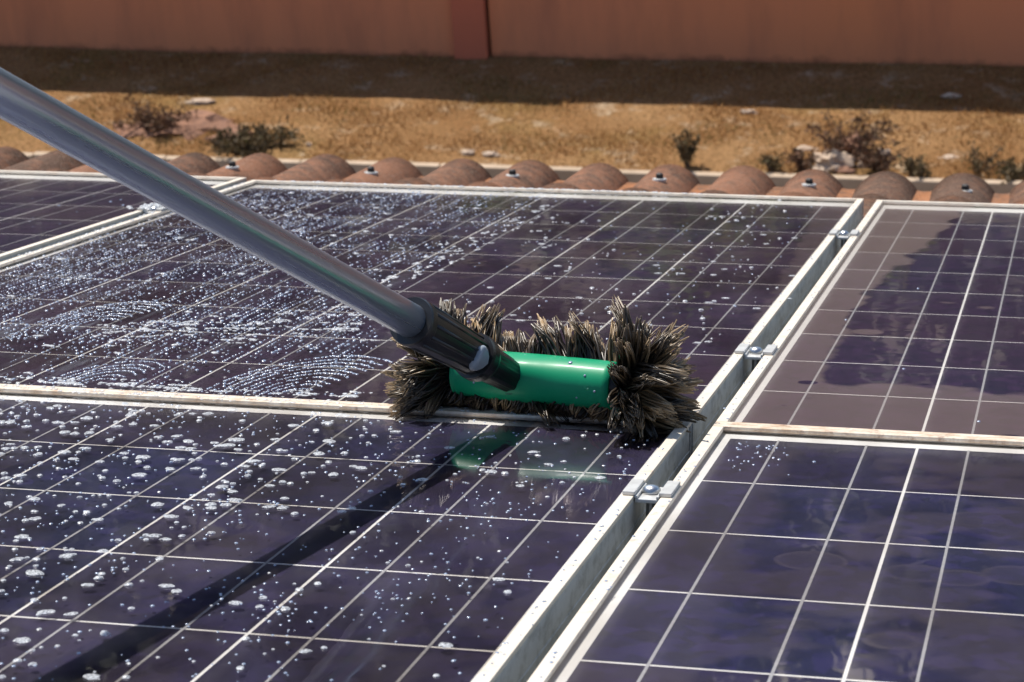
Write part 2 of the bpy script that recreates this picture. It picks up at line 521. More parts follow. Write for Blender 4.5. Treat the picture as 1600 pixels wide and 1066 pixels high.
# dry grass blades on the lawn
N = 52000
bx = rng.uniform(-9.3, 1.2, N); by = rng.uniform(KERB_Y + .06, WALL_Y - .02, N)
pat = np.array([mnoise.noise(Vector((a * 1.6, b * 2.2, 9.))) for a, b in zip(bx, by)])
keep = rng.random(N) < np.clip(.62 + 1.5 * pat, .06, 1)
bx, by, pat = bx[keep], by[keep], pat[keep]
n = len(bx)
h = rng.uniform(.012, .038, n) * (1 + .8 * np.clip(pat, -.5, 1)); w = rng.uniform(.003, .007, n)
az = rng.uniform(0, 2 * np.pi, n); ln = rng.uniform(.2, 1.3, n)
bz = np.array([lawn_h(a, b) for a, b in zip(bx, by)]) - .003
V = np.zeros((n, 3, 3))
V[:, 0] = np.c_[bx - w * np.cos(az), by - w * np.sin(az), bz]
V[:, 1] = np.c_[bx + w * np.cos(az), by + w * np.sin(az), bz]
la = rng.uniform(0, 2 * np.pi, n)
V[:, 2] = np.c_[bx + h * ln * np.cos(la), by + h * ln * np.sin(la), bz + h]
green = np.array([mnoise.noise(Vector((a * .9 + 30, b * .9, 5.))) for a, b in zip(bx, by)])
tint = np.clip(rng.uniform(0, .8, n) + np.where((green > .25) & (rng.random(n) < .5), .5, 0), 0, 1)
me = bpy.data.meshes.new('grass')
me.from_pydata(V.reshape(-1, 3).tolist(), [], np.arange(3 * n).reshape(-1, 3).tolist())
at = me.attributes.new('tint', 'FLOAT', 'POINT'); at.data.foreach_set('value', np.repeat(tint, 3).astype(np.float32))
me.materials.append(M['grass'])
tag(link('grass', me), 'short dry straw coloured grass on the lawn before the wall', 'grass', kind='stuff')

# boundary wall with its pilaster and a row of bent spikes on top
WALL_H = 1.86
bw = thing('boundary_wall', 'terracotta painted boundary wall with a darker pilaster behind the dry lawn', 'wall', loc=(-4.28, WALL_Y, -.05))
def wl(x0, x1, y0, y1, z0, z1, nm, mat, bev=.006):
    m = MB(); m.box(x0 + 4.28, x1 + 4.28, y0 - WALL_Y, y1 - WALL_Y, z0 + .05, z1 + .05)
    return m.build(nm, mat, bw, bevel=bev)
wl(-16, -4.412, WALL_Y, WALL_Y + .16, -.3, WALL_H, 'wall_panel', M['wall'])
wl(-4.130, 9, WALL_Y + .012, WALL_Y + .172, -.3, WALL_H, 'wall_panel', M['wall'])
wl(-4.410, -4.152, WALL_Y - .045, WALL_Y + .19, -.3, WALL_H + .02, 'pilaster', M['pilaster'], .01)
wl(-4.150, -4.132, WALL_Y + .06, WALL_Y + .15, -.3, WALL_H - .01, 'shade_strip', M['wood'], None)  # dark strip standing in for the shade line beside the pilaster
wl(-16, -4.414, WALL_Y - .02, WALL_Y + .18, WALL_H + .002, WALL_H + .03, 'coping', M['pilaster'])
wl(-4.128, 9, WALL_Y - .01, WALL_Y + .19, WALL_H + .002, WALL_H + .03, 'coping', M['pilaster'])
xs = -9.2
while xs < 2:
    m = MB()
    hh = random.uniform(.05, .17)
    p0 = (xs + 4.28, .08, WALL_H + .07); p1 = (xs + 4.28 + random.uniform(-.03, .06), .08 - hh * .4, WALL_H + .08 + hh)
    m.tube(p0, p1, .007, .004, 5)
    m.build('spike', M['steel'], bw)
    xs += random.uniform(.35, 1.1)

# ------------------------------------------------------------------ plants and rubble on the lawn
def leafball(mb, n, c, r, size, flat=1.0):
    for i in range(n):
        d = Vector((random.gauss(0, 1), random.gauss(0, 1), random.gauss(0, 1) * flat))
        d = d.normalized() * random.random() ** .45
        p = Vector(c) + Vector((d.x * r[0], d.y * r[1], d.z * r[2]))
        a = Vector((random.gauss(0, 1), random.gauss(0, 1), random.gauss(0, .7))).normalized()
        b = a.orthogonal().normalized(); b.rotate(Matrix.Rotation(random.uniform(0, 6.28), 3, a))
        s = size * random.uniform(.5, 1.3)
        u = b * s; w_ = a.cross(b) * s * .45
        mb.add([p - u, p + w_, p + u, p - w_], [(0, 1, 2, 3)], random.random())

def weed(name, label, loc, hgt, rad, stems, leaves, lsize, mat, group='weeds on the lawn'):
    r = thing(name, label, 'plant', loc=loc, group=group)
    sm = MB(); lf = MB()
    for i in range(stems):
        a = random.uniform(0, 6.28); q = random.uniform(.25, 1.) * rad
        b0 = Vector((random.uniform(-.15, .15) * rad, random.uniform(-.15, .15) * rad, -.02))
        tip = Vector((math.cos(a) * q, math.sin(a) * q, hgt * random.uniform(.5, 1.)))
        mid = b0.lerp(tip, .5) + Vector((0, 0, hgt * .12))
        sm.tube(b0, mid, .006, .004, 4, False); sm.tube(mid, tip, .004, .002, 4, False)
        k = int(leaves * 2.4) // stems
        for j in range(k):
            f = random.uniform(.25, 1.05)
            p = (b0.lerp(mid, f * 2) if f < .5 else mid.lerp(tip, f * 2 - 1))
            leafball(lf, 1, p, (.10 * rad + .018,) * 3, lsize)
    sm.build('stem', M['bark'], r)
    lf.build('foliage', mat, r)
    return r
weed('weed', 'small dark upright weed alone at the kerb behind the tile row', (-2.30, KERB_Y + .15, 0), .24, .10, 9, 120, .022, M['leaf_dark'])
weed('weed', 'low dark tuft of weed left of the pale rubble', (-1.72, KERB_Y + .12, 0), .10, .12, 8, 90, .018, M['leaf_dark'])
weed('weed', 'withered brown weed sprawling over the pale rubble', (-1.22, KERB_Y + .42, 0), .24, .32, 26, 380, .020, M['leaf_brown'])
weed('weed', 'dark weed right beside the pale rubble at the kerb', (-1.02, KERB_Y + .22, 0), .12, .22, 16, 200, .018, M['leaf_brown'])
weed('weed', 'ragged dark weed just right of the rubble weeds', (-.78, KERB_Y + .16, 0), .08, .16, 10, 170, .020, M['leaf_dark'])
weed('weed', 'sparse dark weed at the right end of the lawn', (-.36, KERB_Y + .26, 0), .11, .22, 14, 130, .016, M['leaf_dark'])
weed('weed', 'pale green tuft at the kerb at the far right edge', (-.12, KERB_Y + .15, 0), .06, .20, 12, 200, .022, M['leaf_dark'])
weed('weed', 'low weed with brown stems left of the rubble weeds', (-1.50, KERB_Y + .17, 0), .13, .15, 10, 160, .020, M['leaf_brown'])
weed('shrub', 'low dark green shrub beside the pinkish clay heap', (-5.42, KERB_Y + .25, 0), .11, .36, 34, 800, .022, M['leaf_dark'])
weed('shrub', 'withered brown shrub behind the pole by the clay heap', (-6.25, KERB_Y + .58, 0), .16, .34, 26, 420, .020, M['leaf_brown'])

def rock(name, label, loc, r, mat, group, seed, flat=.6):
    bm = bmesh.new()
    bmesh.ops.create_icosphere(bm, subdivisions=3, radius=1)
    for v in bm.verts:
        p = v.co.copy()
        f = 1 + .55 * mnoise.noise(p * 1.5 + Vector((seed, 0, 0))) + .30 * mnoise.noise(p * 3.4 + Vector((0, seed, 0))) + .16 * mnoise.noise(p * 8 + Vector((0, seed, 3)))
        v.co = Vector((p.x * r[0], p.y * r[1], p.z * r[2] * flat)) * f
    me = bpy.data.meshes.new(name); bm.to_mesh(me); bm.free()
    me.materials.append(mat)
    o = link(name, me, None, loc)
    return tag(o, label, 'rubble', group)
rk = [((-1.34, 13.60, .02), (.13, .11, .12), 'largest pale chunk of rubble under the withered brown weed'),
      ((-1.55, 13.88, -.005), (.075, .04, .03), 'thin pale slab lying left behind the rubble heap'),
      ((-1.22, 13.80, .03), (.10, .09, .15), 'upright reddish chunk at the back of the rubble heap'),
      ((-1.10, 13.62, .0), (.06, .05, .06), 'small pale stone at the right foot of the rubble heap'),
      ((-1.42, 13.48, .0), (.06, .05, .05), 'small pale stone at the kerb before the rubble heap'),
      ((-1.24, 13.50, .0), (.07, .05, .06), 'reddish broken stone at the kerb before the rubble heap'),
      ((-1.02, 13.84, .0), (.05, .04, .05), 'small pale stone behind the rubble heap on its right'),
      ((-.58, 13.80, -.008), (.08, .04, .025), 'flat pale stone in the grass right of the rubble heap')]
for i, (p, r, lb) in enumerate(rk):
    rock('rubble_stone', lb, p, r, M['rock_pink'] if 'reddish' in lb else M['rock_pale'], 'rubble on the lawn', 3.1 * i + .7)
rk2 = [((-6.02, 14.00, -.03), (.36, .20, .15), 'broad low clay heap behind the aluminium pole'),
       ((-5.66, 13.78, -.02), (.20, .13, .10), 'smaller pinkish clay lump next to the dark shrub'),
       ((-6.42, 13.85, -.02), (.22, .13, .10), 'clay lump at the left foot of the clay heap')]
for i, (p, r, lb) in enumerate(rk2):
    rock('clay_lump', lb, p, r, M['rock_pink'], 'clay heap on the lawn', 31 + 2.7 * i)
litter = [(-6.10, 14.46, .10, .035, 'long pale plaster scrap near the shadow edge on the left'), (-6.9, 13.55, .04, .03, 'small pale pebble left of the pole at the kerb'),
          (-3.86, 13.62, .045, .03, 'small white pebble in the grass above the tile row middle'), (-3.7, 13.60, .06, .03, 'flat white pebble right of the small pebble'),
          (-5.03, 13.68, .02, .015, 'tiny white pebble right of the dark shrub'), (-2.02, 14.50, .06, .02, 'thin pale scrap by the shadow edge right of centre'),
          (-.62, 14.90, .06, .03, 'bluish white scrap lying in the wall shadow on the right')]
for i, (x, y, a, b, lb) in enumerate(litter):
    rock('pale_scrap', lb, (x, y, .012), (a, b, .02), M['rock_pale'], 'pale scraps on the lawn', 60 + i, .8)

# ------------------------------------------------------------------ trees beyond the wall (the panels mirror them)
def tree(label, loc, H, R, nl, seed):
    random.seed(seed)
    r = thing('tree', label, 'tree', loc=loc, group='trees beyond the wall')
    tk = MB()
    p = Vector((0, 0, 0)); rad = .16
    pts = [p]
    for k in range(4):
        q = p + Vector((random.uniform(-.2, .2), random.uniform(-.2, .2), H * .14))
        tk.tube(p, q, rad, rad * .85, 8, False); p = q; rad *= .85; pts.append(q)
    lf = MB()
    for k in range(15):
        a = random.uniform(0, 6.28); b = random.choice(pts[1:])
        e = Vector((math.cos(a) * R * random.uniform(.3, .8), math.sin(a) * R * random.uniform(.3, .8), H * random.uniform(.18, .92)))
        tk.tube(b, e, .07, .02, 5, False)
        rr = R * random.uniform(.32, .5)
        leafball(lf, nl // 15, e, (rr, rr, rr * .75), .26)
    tk.build('trunk', M['bark'], r)
    lf.build('crown', M['leaf_tree'], r)
    return r
TR = [(-14.5, 27, 8.5, 3.2, 'tallest leafy tree beyond the wall on the far left'), (-9.6, 24, 6.6, 2.6, 'rounded leafy tree beyond the wall left of the pilaster'),
      (-6.6, 31, 8.6, 3.4, 'broad leafy tree far beyond the pilaster'), (-3.4, 22.5, 5.2, 1.9, 'small leafy tree close behind the wall right of the pilaster'),
      (-1.4, 30, 8.4, 3.2, 'broad leafy tree beyond the middle of the wall'), (2.2, 25, 7.4, 2.7, 'leafy tree beyond the right part of the wall'),
      (6.2, 29, 8.8, 3.3, 'tall leafy tree beyond the right end of the wall'), (10.6, 27, 8.0, 3.1, 'rounded leafy tree on the far right beyond the wall'),
      (-19.5, 31, 8.8, 3.4, 'leafy tree at the far left end beyond the wall'), (-11.8, 36, 9.4, 3.6, 'distant tall tree behind the left trees'),
      (1.2, 38, 9.8, 3.6, 'distant tall tree behind the middle trees'), (-24.0, 35, 9.6, 3.6, 'distant tall tree at the outer left'),
      (-16.2, 40, 10.4, 4.0, 'distant broad tree behind the far left trees'), (-4.6, 41, 10.6, 4.0, 'distant broad tree straight behind the pilaster'), (6.6, 42, 10.4, 4.0, 'distant broad tree behind the right trees'), (-9.2, 45, 11.0, 4.2, 'most distant tree behind the pilaster trees')]
for i, (x, y, H, R, lb) in enumerate(TR):
    tree(lb, (x, y, -.4), H, R, 3000, 100 + i)
M['leaf_bright'] = mat_leaf('bright_shrub_leaves', [(.06, .10, .02), (.10, .15, .03), (.16, .17, .04), (.09, .10, .03)], .5, .35)
def hedge_shrub(label, x, y, h, r, seed):
    random.seed(seed)
    t_ = thing('garden_shrub', label, 'shrub', loc=(x, y, -.4), group='garden shrubs behind the wall')
    sm, lf = MB(), MB()
    for k in range(9):
        a = random.uniform(0, 6.28); q = random.uniform(.1, .7) * r
        e = Vector((math.cos(a) * q, math.sin(a) * q, h * random.uniform(.25, .85)))
        sm.tube((0, 0, 0), e, .03, .012, 5, False)
        leafball(lf, 160, e, (r * .5, r * .5, h * .28), .12)
    sm.build('stem', M['bark'], t_); lf.build('foliage', M['leaf_bright'], t_)
for i, (x, y, h, r, lb) in enumerate([(-4.9, 19.8, 2.5, 1.1, 'bright green garden shrub behind the wall left of the pilaster'), (-2.9, 19.4, 2.9, 1.2, 'tallest bright green garden shrub behind the wall'),
        (-1.2, 19.9, 2.6, 1.1, 'bright green garden shrub behind the middle of the wall'), (1.9, 19.6, 2.8, 1.3, 'bright green garden shrub behind the right part of the wall')]):
    hedge_shrub(lb, x, y, h, r, 300 + i)
random.seed(21)

# ------------------------------------------------------------------ house with its tiled roof
house = thing('house', 'house with a terracotta barrel tile roof under the solar panels', 'house', loc=(0, 0, -.4))
mb = MB(); mb.box(-6.5, 5.5, -6.0, 2.45, 0, 4.4); mb.build('wall', M['house_wall'], house)
HM = Matrix.Translation((0, 0, .4)) @ MP                     # roof plane -> house local
def hpart(name, me, roof, parent=house, rx=0.):
    o = link(name, me, parent)
    o.matrix_local = HM @ Matrix.Translation(roof) @ Matrix.Rotation(rx, 4, 'X')
    return o
mb = MB(); mb.box(-6.6, 5.6, -4.6, 2.93, -.27, -.215)
hpart('roof_deck', mb.mesh('roof_deck', M['wood']), (0, 0, 0))
mb = MB(); mb.box(-6.6, 5.6, 2.932, 2.96, -.36, -.20)
hpart('fascia', mb.mesh('fascia', M['wood']), (0, 0, 0))

def barrel(w0, w1, h, L, th, up=True, n=14, skew=0.):
    """tile along local Y from -L (upper end, width w0) to 0 (lower end, width w1)"""
    m = MB(); ny = 3
    vs = []
    for layer in (0, 1):
        for j in range(ny + 1):
            f = j / ny; w = (w0 + (w1 - w0) * f) / 2 - layer * th; hh = h - layer * th
            for i in range(n + 1):
                a = math.pi * i / n
                x = -math.cos(a) * w; z = (math.sin(a) ** 1.35 if up else math.sin(a)) * hh
                vs.append((x, -L + L * f, z if up else -z))
    fs = []; S = (ny + 1) * (n + 1)
    for j in range(ny):
        for i in range(n):
            q = (j * (n + 1) + i, j * (n + 1) + i + 1, (j + 1) * (n + 1) + i + 1, (j + 1) * (n + 1) + i)
            fs.append(q if up else q[::-1]); p = tuple(k + S for k in q); fs.append(p[::-1] if up else p)
    for j in (0, ny):
        for i in range(n):
            a = j * (n + 1) + i
            fs.append((a, a + S, a + 1 + S, a + 1))
    for j in range(ny):
        for i in (0, n):
            a = j * (n + 1) + i
            fs.append((a, a + n + 1, a + n + 1 + S, a + S))
    m.add(vs, fs)
    return m
PITCH = .1488
cover_me = [barrel(.130, .142 + .003 * k, .061 + .002 * k, .50, .011).mesh('tile', M['tile'], True) for k in range(3)]
valley_me = [barrel(.096, .088, .024, .50, .010, up=False).mesh('tile', M['tile_clean'], True)]
sm = MB(); sm.lathe([(-.02, .003), (.0010, .0145), (.0034, .0138), (.0042, .0080)], 16); nw = len(sm.f)
sm.lathe([(.0040, .0080), (.0125, .0078), (.0145, .0050)], 6)
screw_me = sm.mesh('roofing_screw', M['clamp']); screw_me.materials.append(M['rubber'])
for q in screw_me.polygons:
    q.material_index = 0 if q.index < nw else 1
for k in range(-18, 12):
    cx = -.100 + k * PITCH
    for c in range(4):
        ye = 3.05 - .41 * c
        o = hpart('tile', random.choice(cover_me), (cx + random.uniform(-.004, .004), ye + random.uniform(-.008, .008), -.160 + random.uniform(-.002, .004)), rx=RAD(2.6))
        o.rotation_euler.rotate_axis('Z', random.uniform(-.015, .015))
        if c == 0 and k % 2 == 1:
            s_ = link('roofing_screw', screw_me, o)
            s_.location = (.012, -.215, .0600)
        v = hpart('tile', valley_me[0], (cx + PITCH / 2, ye - .015, -.121), rx=RAD(2.6))
# ------------------------------------------------------------------ solar panels
PX, PY = .155, .158
CW, CH = .1526, .1551
LX, LY = .0095, .0100            # frame lip widths
FD = .040                        # frame depth
cm = MB(); cm.box(-CW / 2, CW / 2, -CH / 2, CH / 2, -.0001, 0); cell_me = {k: cm.mesh('cell', M[k]) for k in ('cell_navy', 'cell_violet')}
busb = MB(); busb.box(-.0010, .0010, -.79, .79, 0, .00012); bus_me = busb.mesh('busbar', M['busbar'])
BUS = .2663

def frame_rail(x0, x1, y0, y1):
    """one frame member: proud lip on top, wall below"""
    return (x0, x1, y0, y1)

def panel(label, x0, y0, glass, mgx, mg0, mg1, frames, cellmat, part_dz=0.):
    """x0,y0 = lower left corner of the cell field; mgx side margins (l, r), mg0/mg1 margins low/high, all outside the cells"""
    W, Hh = 6 * PX, 10 * PY
    P = thing('solar_panel', label, 'solar panel', roof=(x0, y0, part_dz), group='solar panels on the roof')
    ox0, ox1, oy0, oy1 = -mgx[0], W + mgx[1], -mg0, Hh + mg1
    b = MB(); b.box(ox0 + .004, ox1 - .004, oy0 + .004, oy1 - .004, -.0070, -.00413); b.build('backsheet', M['backsheet'], P)
    for r in range(10):
        for c in range(6):
            link('cell', cell_me[cellmat], P, ((c + .5) * PX, (r + .5) * PY, -.0040))
    for c in range(6):
        for f in (BUS, 1 - BUS):
            link('busbar', bus_me, P, ((c + f) * PX, Hh / 2, -.0039))
    g = MB(); g.add([(ox0 + .003, oy0 + .003, 0), (ox1 - .003, oy0 + .003, 0), (ox1 - .003, oy1 - .003, 0), (ox0 + .003, oy1 - .003, 0)], [(0, 1, 2, 3)])
    g.build('glass', glass, P)
    T = .0022
    def rail(pts):                 # pts: lip box, then outer wall box
        m = MB()
        for q in pts:
            m.box(*q)
        return m
    fl, fr, fb, ft = frames
    m = rail([(ox0, ox0 + LX, oy0 + LY + .0004, oy1 - LY - .0004, -.0012, T), (ox0, ox0 + .0025, oy0 + LY + .0004, oy1 - LY - .0004, -FD, -.0013), (ox0 + .0026, ox0 + .024, oy0 + LY, oy1 - LY, -FD, -FD + .002)])
    m.build('frame_rail', M[fl], P, bevel=.0007)
    m = rail([(ox1 - LX, ox1, oy0 + LY + .0004, oy1 - LY - .0004, -.0012, T), (ox1 - .0025, ox1, oy0 + LY + .0004, oy1 - LY - .0004, -FD, -.0013), (ox1 - .0015, ox1 + .0006, oy0 + LY, oy1 - LY, -FD * .58, -FD * .52), (ox1 - .024, ox1 - .0026, oy0 + LY, oy1 - LY, -FD, -FD + .002)])
    m.build('frame_rail', M[fr], P, bevel=.0007)
    m = rail([(ox0, ox1, oy0, oy0 + LY, -.0012, T), (ox0, ox1, oy0, oy0 + .0025, -FD, -.0013)])
    m.build('frame_rail', M[fb], P, bevel=.0007)
    m = rail([(ox0, ox1, oy1 - LY, oy1, -.0012, T), (ox0, ox1, oy1 - .0025, oy1, -FD, -.0013)])
    m.build('frame_rail', M[ft], P, bevel=.0007)
    return P

GL = .0508
XL = -GL - 6 * PX            # left field of the left panels
XLL = XL - GL - 6 * PX
Y_T, Y_TL, Y_B, Y_BL = .0539, .0643, -10 * PY, -10 * PY + .0046
gl = mat_glass
W_ = .00022
panel('upper right solar panel, dry and dusty on its left, wetted on its right', 0, Y_T, gl('glass_right_top', dry_right_top, .14, .006, W_ * .6, 0, Y_T), (.0166, .0166), .0265, .055, ('frame', 'frame', 'frame_rust', 'frame'), 'cell_violet')
panel('lower right solar panel in the foreground with drying water stains', 0, Y_B, gl('glass_right_bottom', dry_right_bottom, .055, .004, W_ * .6, 0, Y_B, .3), (.0166, .0166), .03, .0268, ('frame', 'frame', 'frame', 'frame_rust'), 'cell_navy')
panel('upper left solar panel covered with soap suds, brush standing on it', XL, Y_TL, gl('glass_left_top', dry_left_top, .050, .003, W_, XL, Y_TL, .45, soap_left_top), (.0166, .0140), .0330, .055, ('frame', 'frame', 'frame_mid', 'frame'), 'cell_violet')
panel('lower left solar panel in the foreground with scattered foam blobs', XL, Y_BL, gl('glass_left_bottom', dry_left_bottom, .030, .002, W_ * .6, XL, Y_BL, .6), (.0166, .0140), .03, .0260, ('frame', 'frame', 'frame', 'frame_mid'), 'cell_navy')
panel('clean purple solar panel at the far left behind the pole', XLL, Y_TL + .03, gl('glass_far_left', dry_far_left, .03, .008, W_ * .3, XLL, Y_TL), (.0166, .0140), .0330, .055, ('frame', 'frame', 'frame', 'frame'), 'cell_violet')

# mounting rails across the roof, seen through the gap
for yy, lb in ((-.235, 'aluminium mounting rail under the lower panels'), (.383, 'aluminium mounting rail under the upper panels beside the brush'), (1.29, 'aluminium mounting rail under the upper panels near the eave')):
    m = MB(); m.box(-2.05, 1.0, -.018, .018, -.085, -.0415)
    o = m.build('mounting_rail', M['rail'], bevel=.002); on_roof(o, (0, yy, 0)); tag(o, lb, 'rail', 'mounting rails')

# mid clamps that hold two panels: hat plate with wings on both lips, bolt in the middle
def clamp(label, x, y):
    c = thing('panel_clamp', label, 'clamp', roof=(x, y, .0023), group='panel clamps')
    w2 = .0185; g2 = .0099
    p = MB()
    p.box(-w2, -g2 + .001, -.021, .021, .0002, .0032); p.box(g2 - .001, w2, -.021, .021, .0002, .0032)
    p.box(-g2 + .001, g2 - .001, -.021, .021, -.0052, -.0022)
    p.box(-g2 + .0005, -g2 + .003, -.021, .021, -.0022, .0002); p.box(g2 - .003, g2 - .0005, -.021, .021, -.0022, .0002)
    p.build('plate', M['clamp'], c, bevel=.0007)
    b = MB(); b.lathe([(-.0021, .0072), (-.0008, .0074), (.0016, .0066), (.0034, .0046), (.0042, .0018)], 20)
    b.build('bolt_head', M['steel'], c, smooth=True)
    s = MB(); s.lathe([(-.043, .004), (-.0053, .004)], 12); s.build('bolt_shank', M['steel'], c)
    return c
XG = -.0269
clamp('steel clamp in the foreground between the lower panels', XG, -.225)
clamp('steel clamp right of the brush between the upper panels', XG, .379)
clamp('steel clamp farthest back between the upper panels near the eave', XG, 1.287)
clamp('wet steel clamp behind the pole beside the far left panel', XG - GL - 6 * PX, 1.30)

# ------------------------------------------------------------------ soap materials
def mat_foam():
    t = NT('soap_foam')
    co = t.coord('Object')
    c = t.mix(t.noise(co, 300, 3, .6), (.55, .59, .63), (.74, .76, .78))
    p = t.pr(c, .28, spec=.6, normal=t.bump(t.voronoi(co, 700), .35, .0012))
    tr = t.n('ShaderNodeBsdfTransparent')
    lw = t.n('ShaderNodeLayerWeight'); lw.inputs[0].default_value = .35
    ps = t.n('ShaderNodeNewGeometry').outputs['Position']
    mx = t.n('ShaderNodeMixShader'); t.set(mx, 0, t.ramp(t.noise(ps, 620, 3, .6), [(.36, .10), (.62, .72)]))
    t.t.links.new(p, mx.inputs[1]); t.t.links.new(tr.outputs[0], mx.inputs[2])
    return t.done(mx.outputs[0])
M['foam'] = mat_foam()
def mat_bead():
    t = NT('soapy_water_bead')
    co = t.coord('Object')
    return t.done(t.pr((.25, .31, .42), .2, spec=.8))
M['bead'] = mat_bead()

# ------------------------------------------------------------------ cleaning brush on its pole
def mat_plastic(name, c, rough, **kw):
    t = NT(name)
    co = t.coord()
    n = t.noise(co, 60, 4, .6)
    r = t.math('ADD', rough, t.math('MULTIPLY', t.math('SUBTRACT', n, .5), .18))
    cc = t.mix(t.ramp(t.noise(co, 35, 5, .7), [(.5, 0.), (.8, .35)]), c, tuple(min(1, x * 1.25 + .01) for x in c))
    return t.done(t.pr(cc, r, normal=t.bump(n, .05, .002), **kw))
M['green'] = mat_plastic('green_plastic', (.003, .26, .12), .45, spec=.25, coat=.05, coat_rough=.15)
M['black'] = mat_plastic('black_plastic', (.012, .012, .013), .34, spec=.45, coat=.15, coat_rough=.2)
M['button'] = mat_plastic('grey_button', (.26, .30, .34), .3, spec=.5)
def mat_pole():
    t = NT('brushed_aluminium')
    co = t.coord()
    n = t.noise(t.mapping(co, (260, 260, 6)), 1.0, 4, .7)
    c = t.mix(n, (.64, .72, .84), (.69, .77, .89))
    return t.done(t.pr(c, t.math('ADD', .25, t.math('MULTIPLY', n, .06)), .84))
M['alu'] = mat_pole()
def mat_bristle():
    t = NT('wet_brown_bristle')
    a = t.n('ShaderNodeAttribute', attribute_name='tint').outputs['Fac']
    rnd = t.n('ShaderNodeObjectInfo').outputs['Random']
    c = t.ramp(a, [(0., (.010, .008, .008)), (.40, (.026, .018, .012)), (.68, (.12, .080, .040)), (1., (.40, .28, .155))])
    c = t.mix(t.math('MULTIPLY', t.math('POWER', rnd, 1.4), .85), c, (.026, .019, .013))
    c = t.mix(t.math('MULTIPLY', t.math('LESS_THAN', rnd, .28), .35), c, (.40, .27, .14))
    return t.done(t.pr(c, .36, spec=.6))
M['bristle'] = mat_bristle()

BL = Vector((-.258, .050, .0320)); BR = Vector((-.084, .015, .0320))
bc = (BL + BR) / 2
e1 = (BR - BL).normalized(); e3 = Vector((0, 0, 1)); e2 = e3.cross(e1)
brush = thing('cleaning_brush', 'green bristle brush on a long aluminium pole scrubbing the upper left panel', 'brush', roof=(bc.x, bc.y, 0.))
def B(u, v, w):                       # brush axes -> roof-aligned coordinates around the thing's base
    return e1 * u + e2 * v + e3 * (bc.z + w)
HALF = .0735
# green half-round housing
def housing():
    m = MB(); nu, na = 22, 26
    r0 = .0225
    for layer, dr in ((0, 0.), (1, -.003)):
        for i in range(nu + 1):
            f = -1 + 2 * i / nu
            r = (r0 + dr) * (1 - .05 * f * f)
            for k in range(na + 1):
                a = RAD(62) + (RAD(252) - RAD(62)) * k / na
                bul = 1 + .13 * math.exp(-((f + .15) / .35) ** 2) * math.exp(-((a - RAD(145)) / .5) ** 2)
                m.v.append(tuple(B(f * HALF, math.cos(a) * r * bul, math.sin(a) * r * .95 * bul)))
    S = (nu + 1) * (na + 1)
    for i in range(nu):
        for k in range(na):
            q = (i * (na + 1) + k, i * (na + 1) + k + 1, (i + 1) * (na + 1) + k + 1, (i + 1) * (na + 1) + k)
            m.f.append(q); m.f.append(tuple(S + z for z in q[::-1]))
    for i in (0, nu):
        for k in range(na):
            a = i * (na + 1) + k; m.f.append((a, a + 1, a + 1 + S, a + S))
    for i in range(nu):
        for k in (0, na):
            a = i * (na + 1) + k; m.f.append((a, a + na + 1, a + na + 1 + S, a + S))
    return m
housing().build('housing', M['green'], brush, smooth=True)
for (u_, an_, r_) in ((.035, 118, .0022), (.052, 150, .0012), (-.01, 100, .0012), (.02, 165, .0009), (.062, 185, .0011), (-.05, 190, .0010), (.045, 205, .0009)):  # water drops; the largest stands in for the highlight on the green plastic
    a_ = RAD(an_)
    fm = MB(); fm.lathe([(-.0004, r_), (r_ * .25, r_ * .85), (r_ * .45, r_ * .4)], 10, (B(u_, math.cos(a_) * .0222, math.sin(a_) * .0211), (e2 * math.cos(a_) + e3 * math.sin(a_)).normalized()))
    fm.build('glint_drop', M['bead'], brush, smooth=True)
core = MB(); core.lathe([(-.094, .007), (-.091, .013), (.092, .013), (.096, .007)], 20, (Vector((0, 0, bc.z)), e1))
core_o = core.build('core', M['black'], brush, smooth=True)

# pole and socket
PA = Vector((-.2514, -.1639, .1230)); PD = Vector((.275, .870, -.409)).normalized()
P0 = PA - Vector((bc.x, bc.y, 0))
def pole_frame(o, s):
    q = PD.to_track_quat('Z', 'Y')
    o.matrix_local = Matrix.Translation(P0 + PD * s) @ q.to_matrix().to_4x4()
m = MB(); m.lathe([(-1.55, .0127), (-1.55, .0139), (.06, .0139), (.06, .0127)], 40, cap=True)
po = m.build('pole', M['alu'], brush, smooth=True); pole_frame(po, 0)
rib = lambda h, i, n: 1 + (.035 if (i % 4 in (0, 1)) else 0.)
m = MB()
m.lathe([(.042, .0141), (.042, .0196), (.044, .0204), (.051, .0204), (.053, .0192), (.075, .0188), (.1455, .0166)], 48)
m.lathe([(.1460, .0158), (.1465, .0196), (.1500, .0202), (.1570, .0202), (.1610, .0190), (.1615, .0150)], 48)
m.lathe([(.2150, .0120), (.2155, .0158), (.2230, .0160), (.2240, .0120)], 48)
m.lathe([(.1620, .0156), (.185, .0146), (.226, .0130), (.2290, .0116)], 48, rib=lambda h, i, n: 1 + (.05 if i % 6 < 3 else 0))
so = m.build('socket', M['black'], brush, smooth=False, bevel=None); pole_frame(so, 0)
m = MB()
for a in range(0, 48, 4):            # grip ribs along the socket
    q = 2 * math.pi * a / 48
    c0 = Vector((math.cos(q), math.sin(q), 0))
    m.tube(c0 * .0188 + Vector((0, 0, .052)), c0 * .0166 + Vector((0, 0, .143)), .0018, .0014, 6)
rb = m.build('rib', M['black'], so, smooth=True)
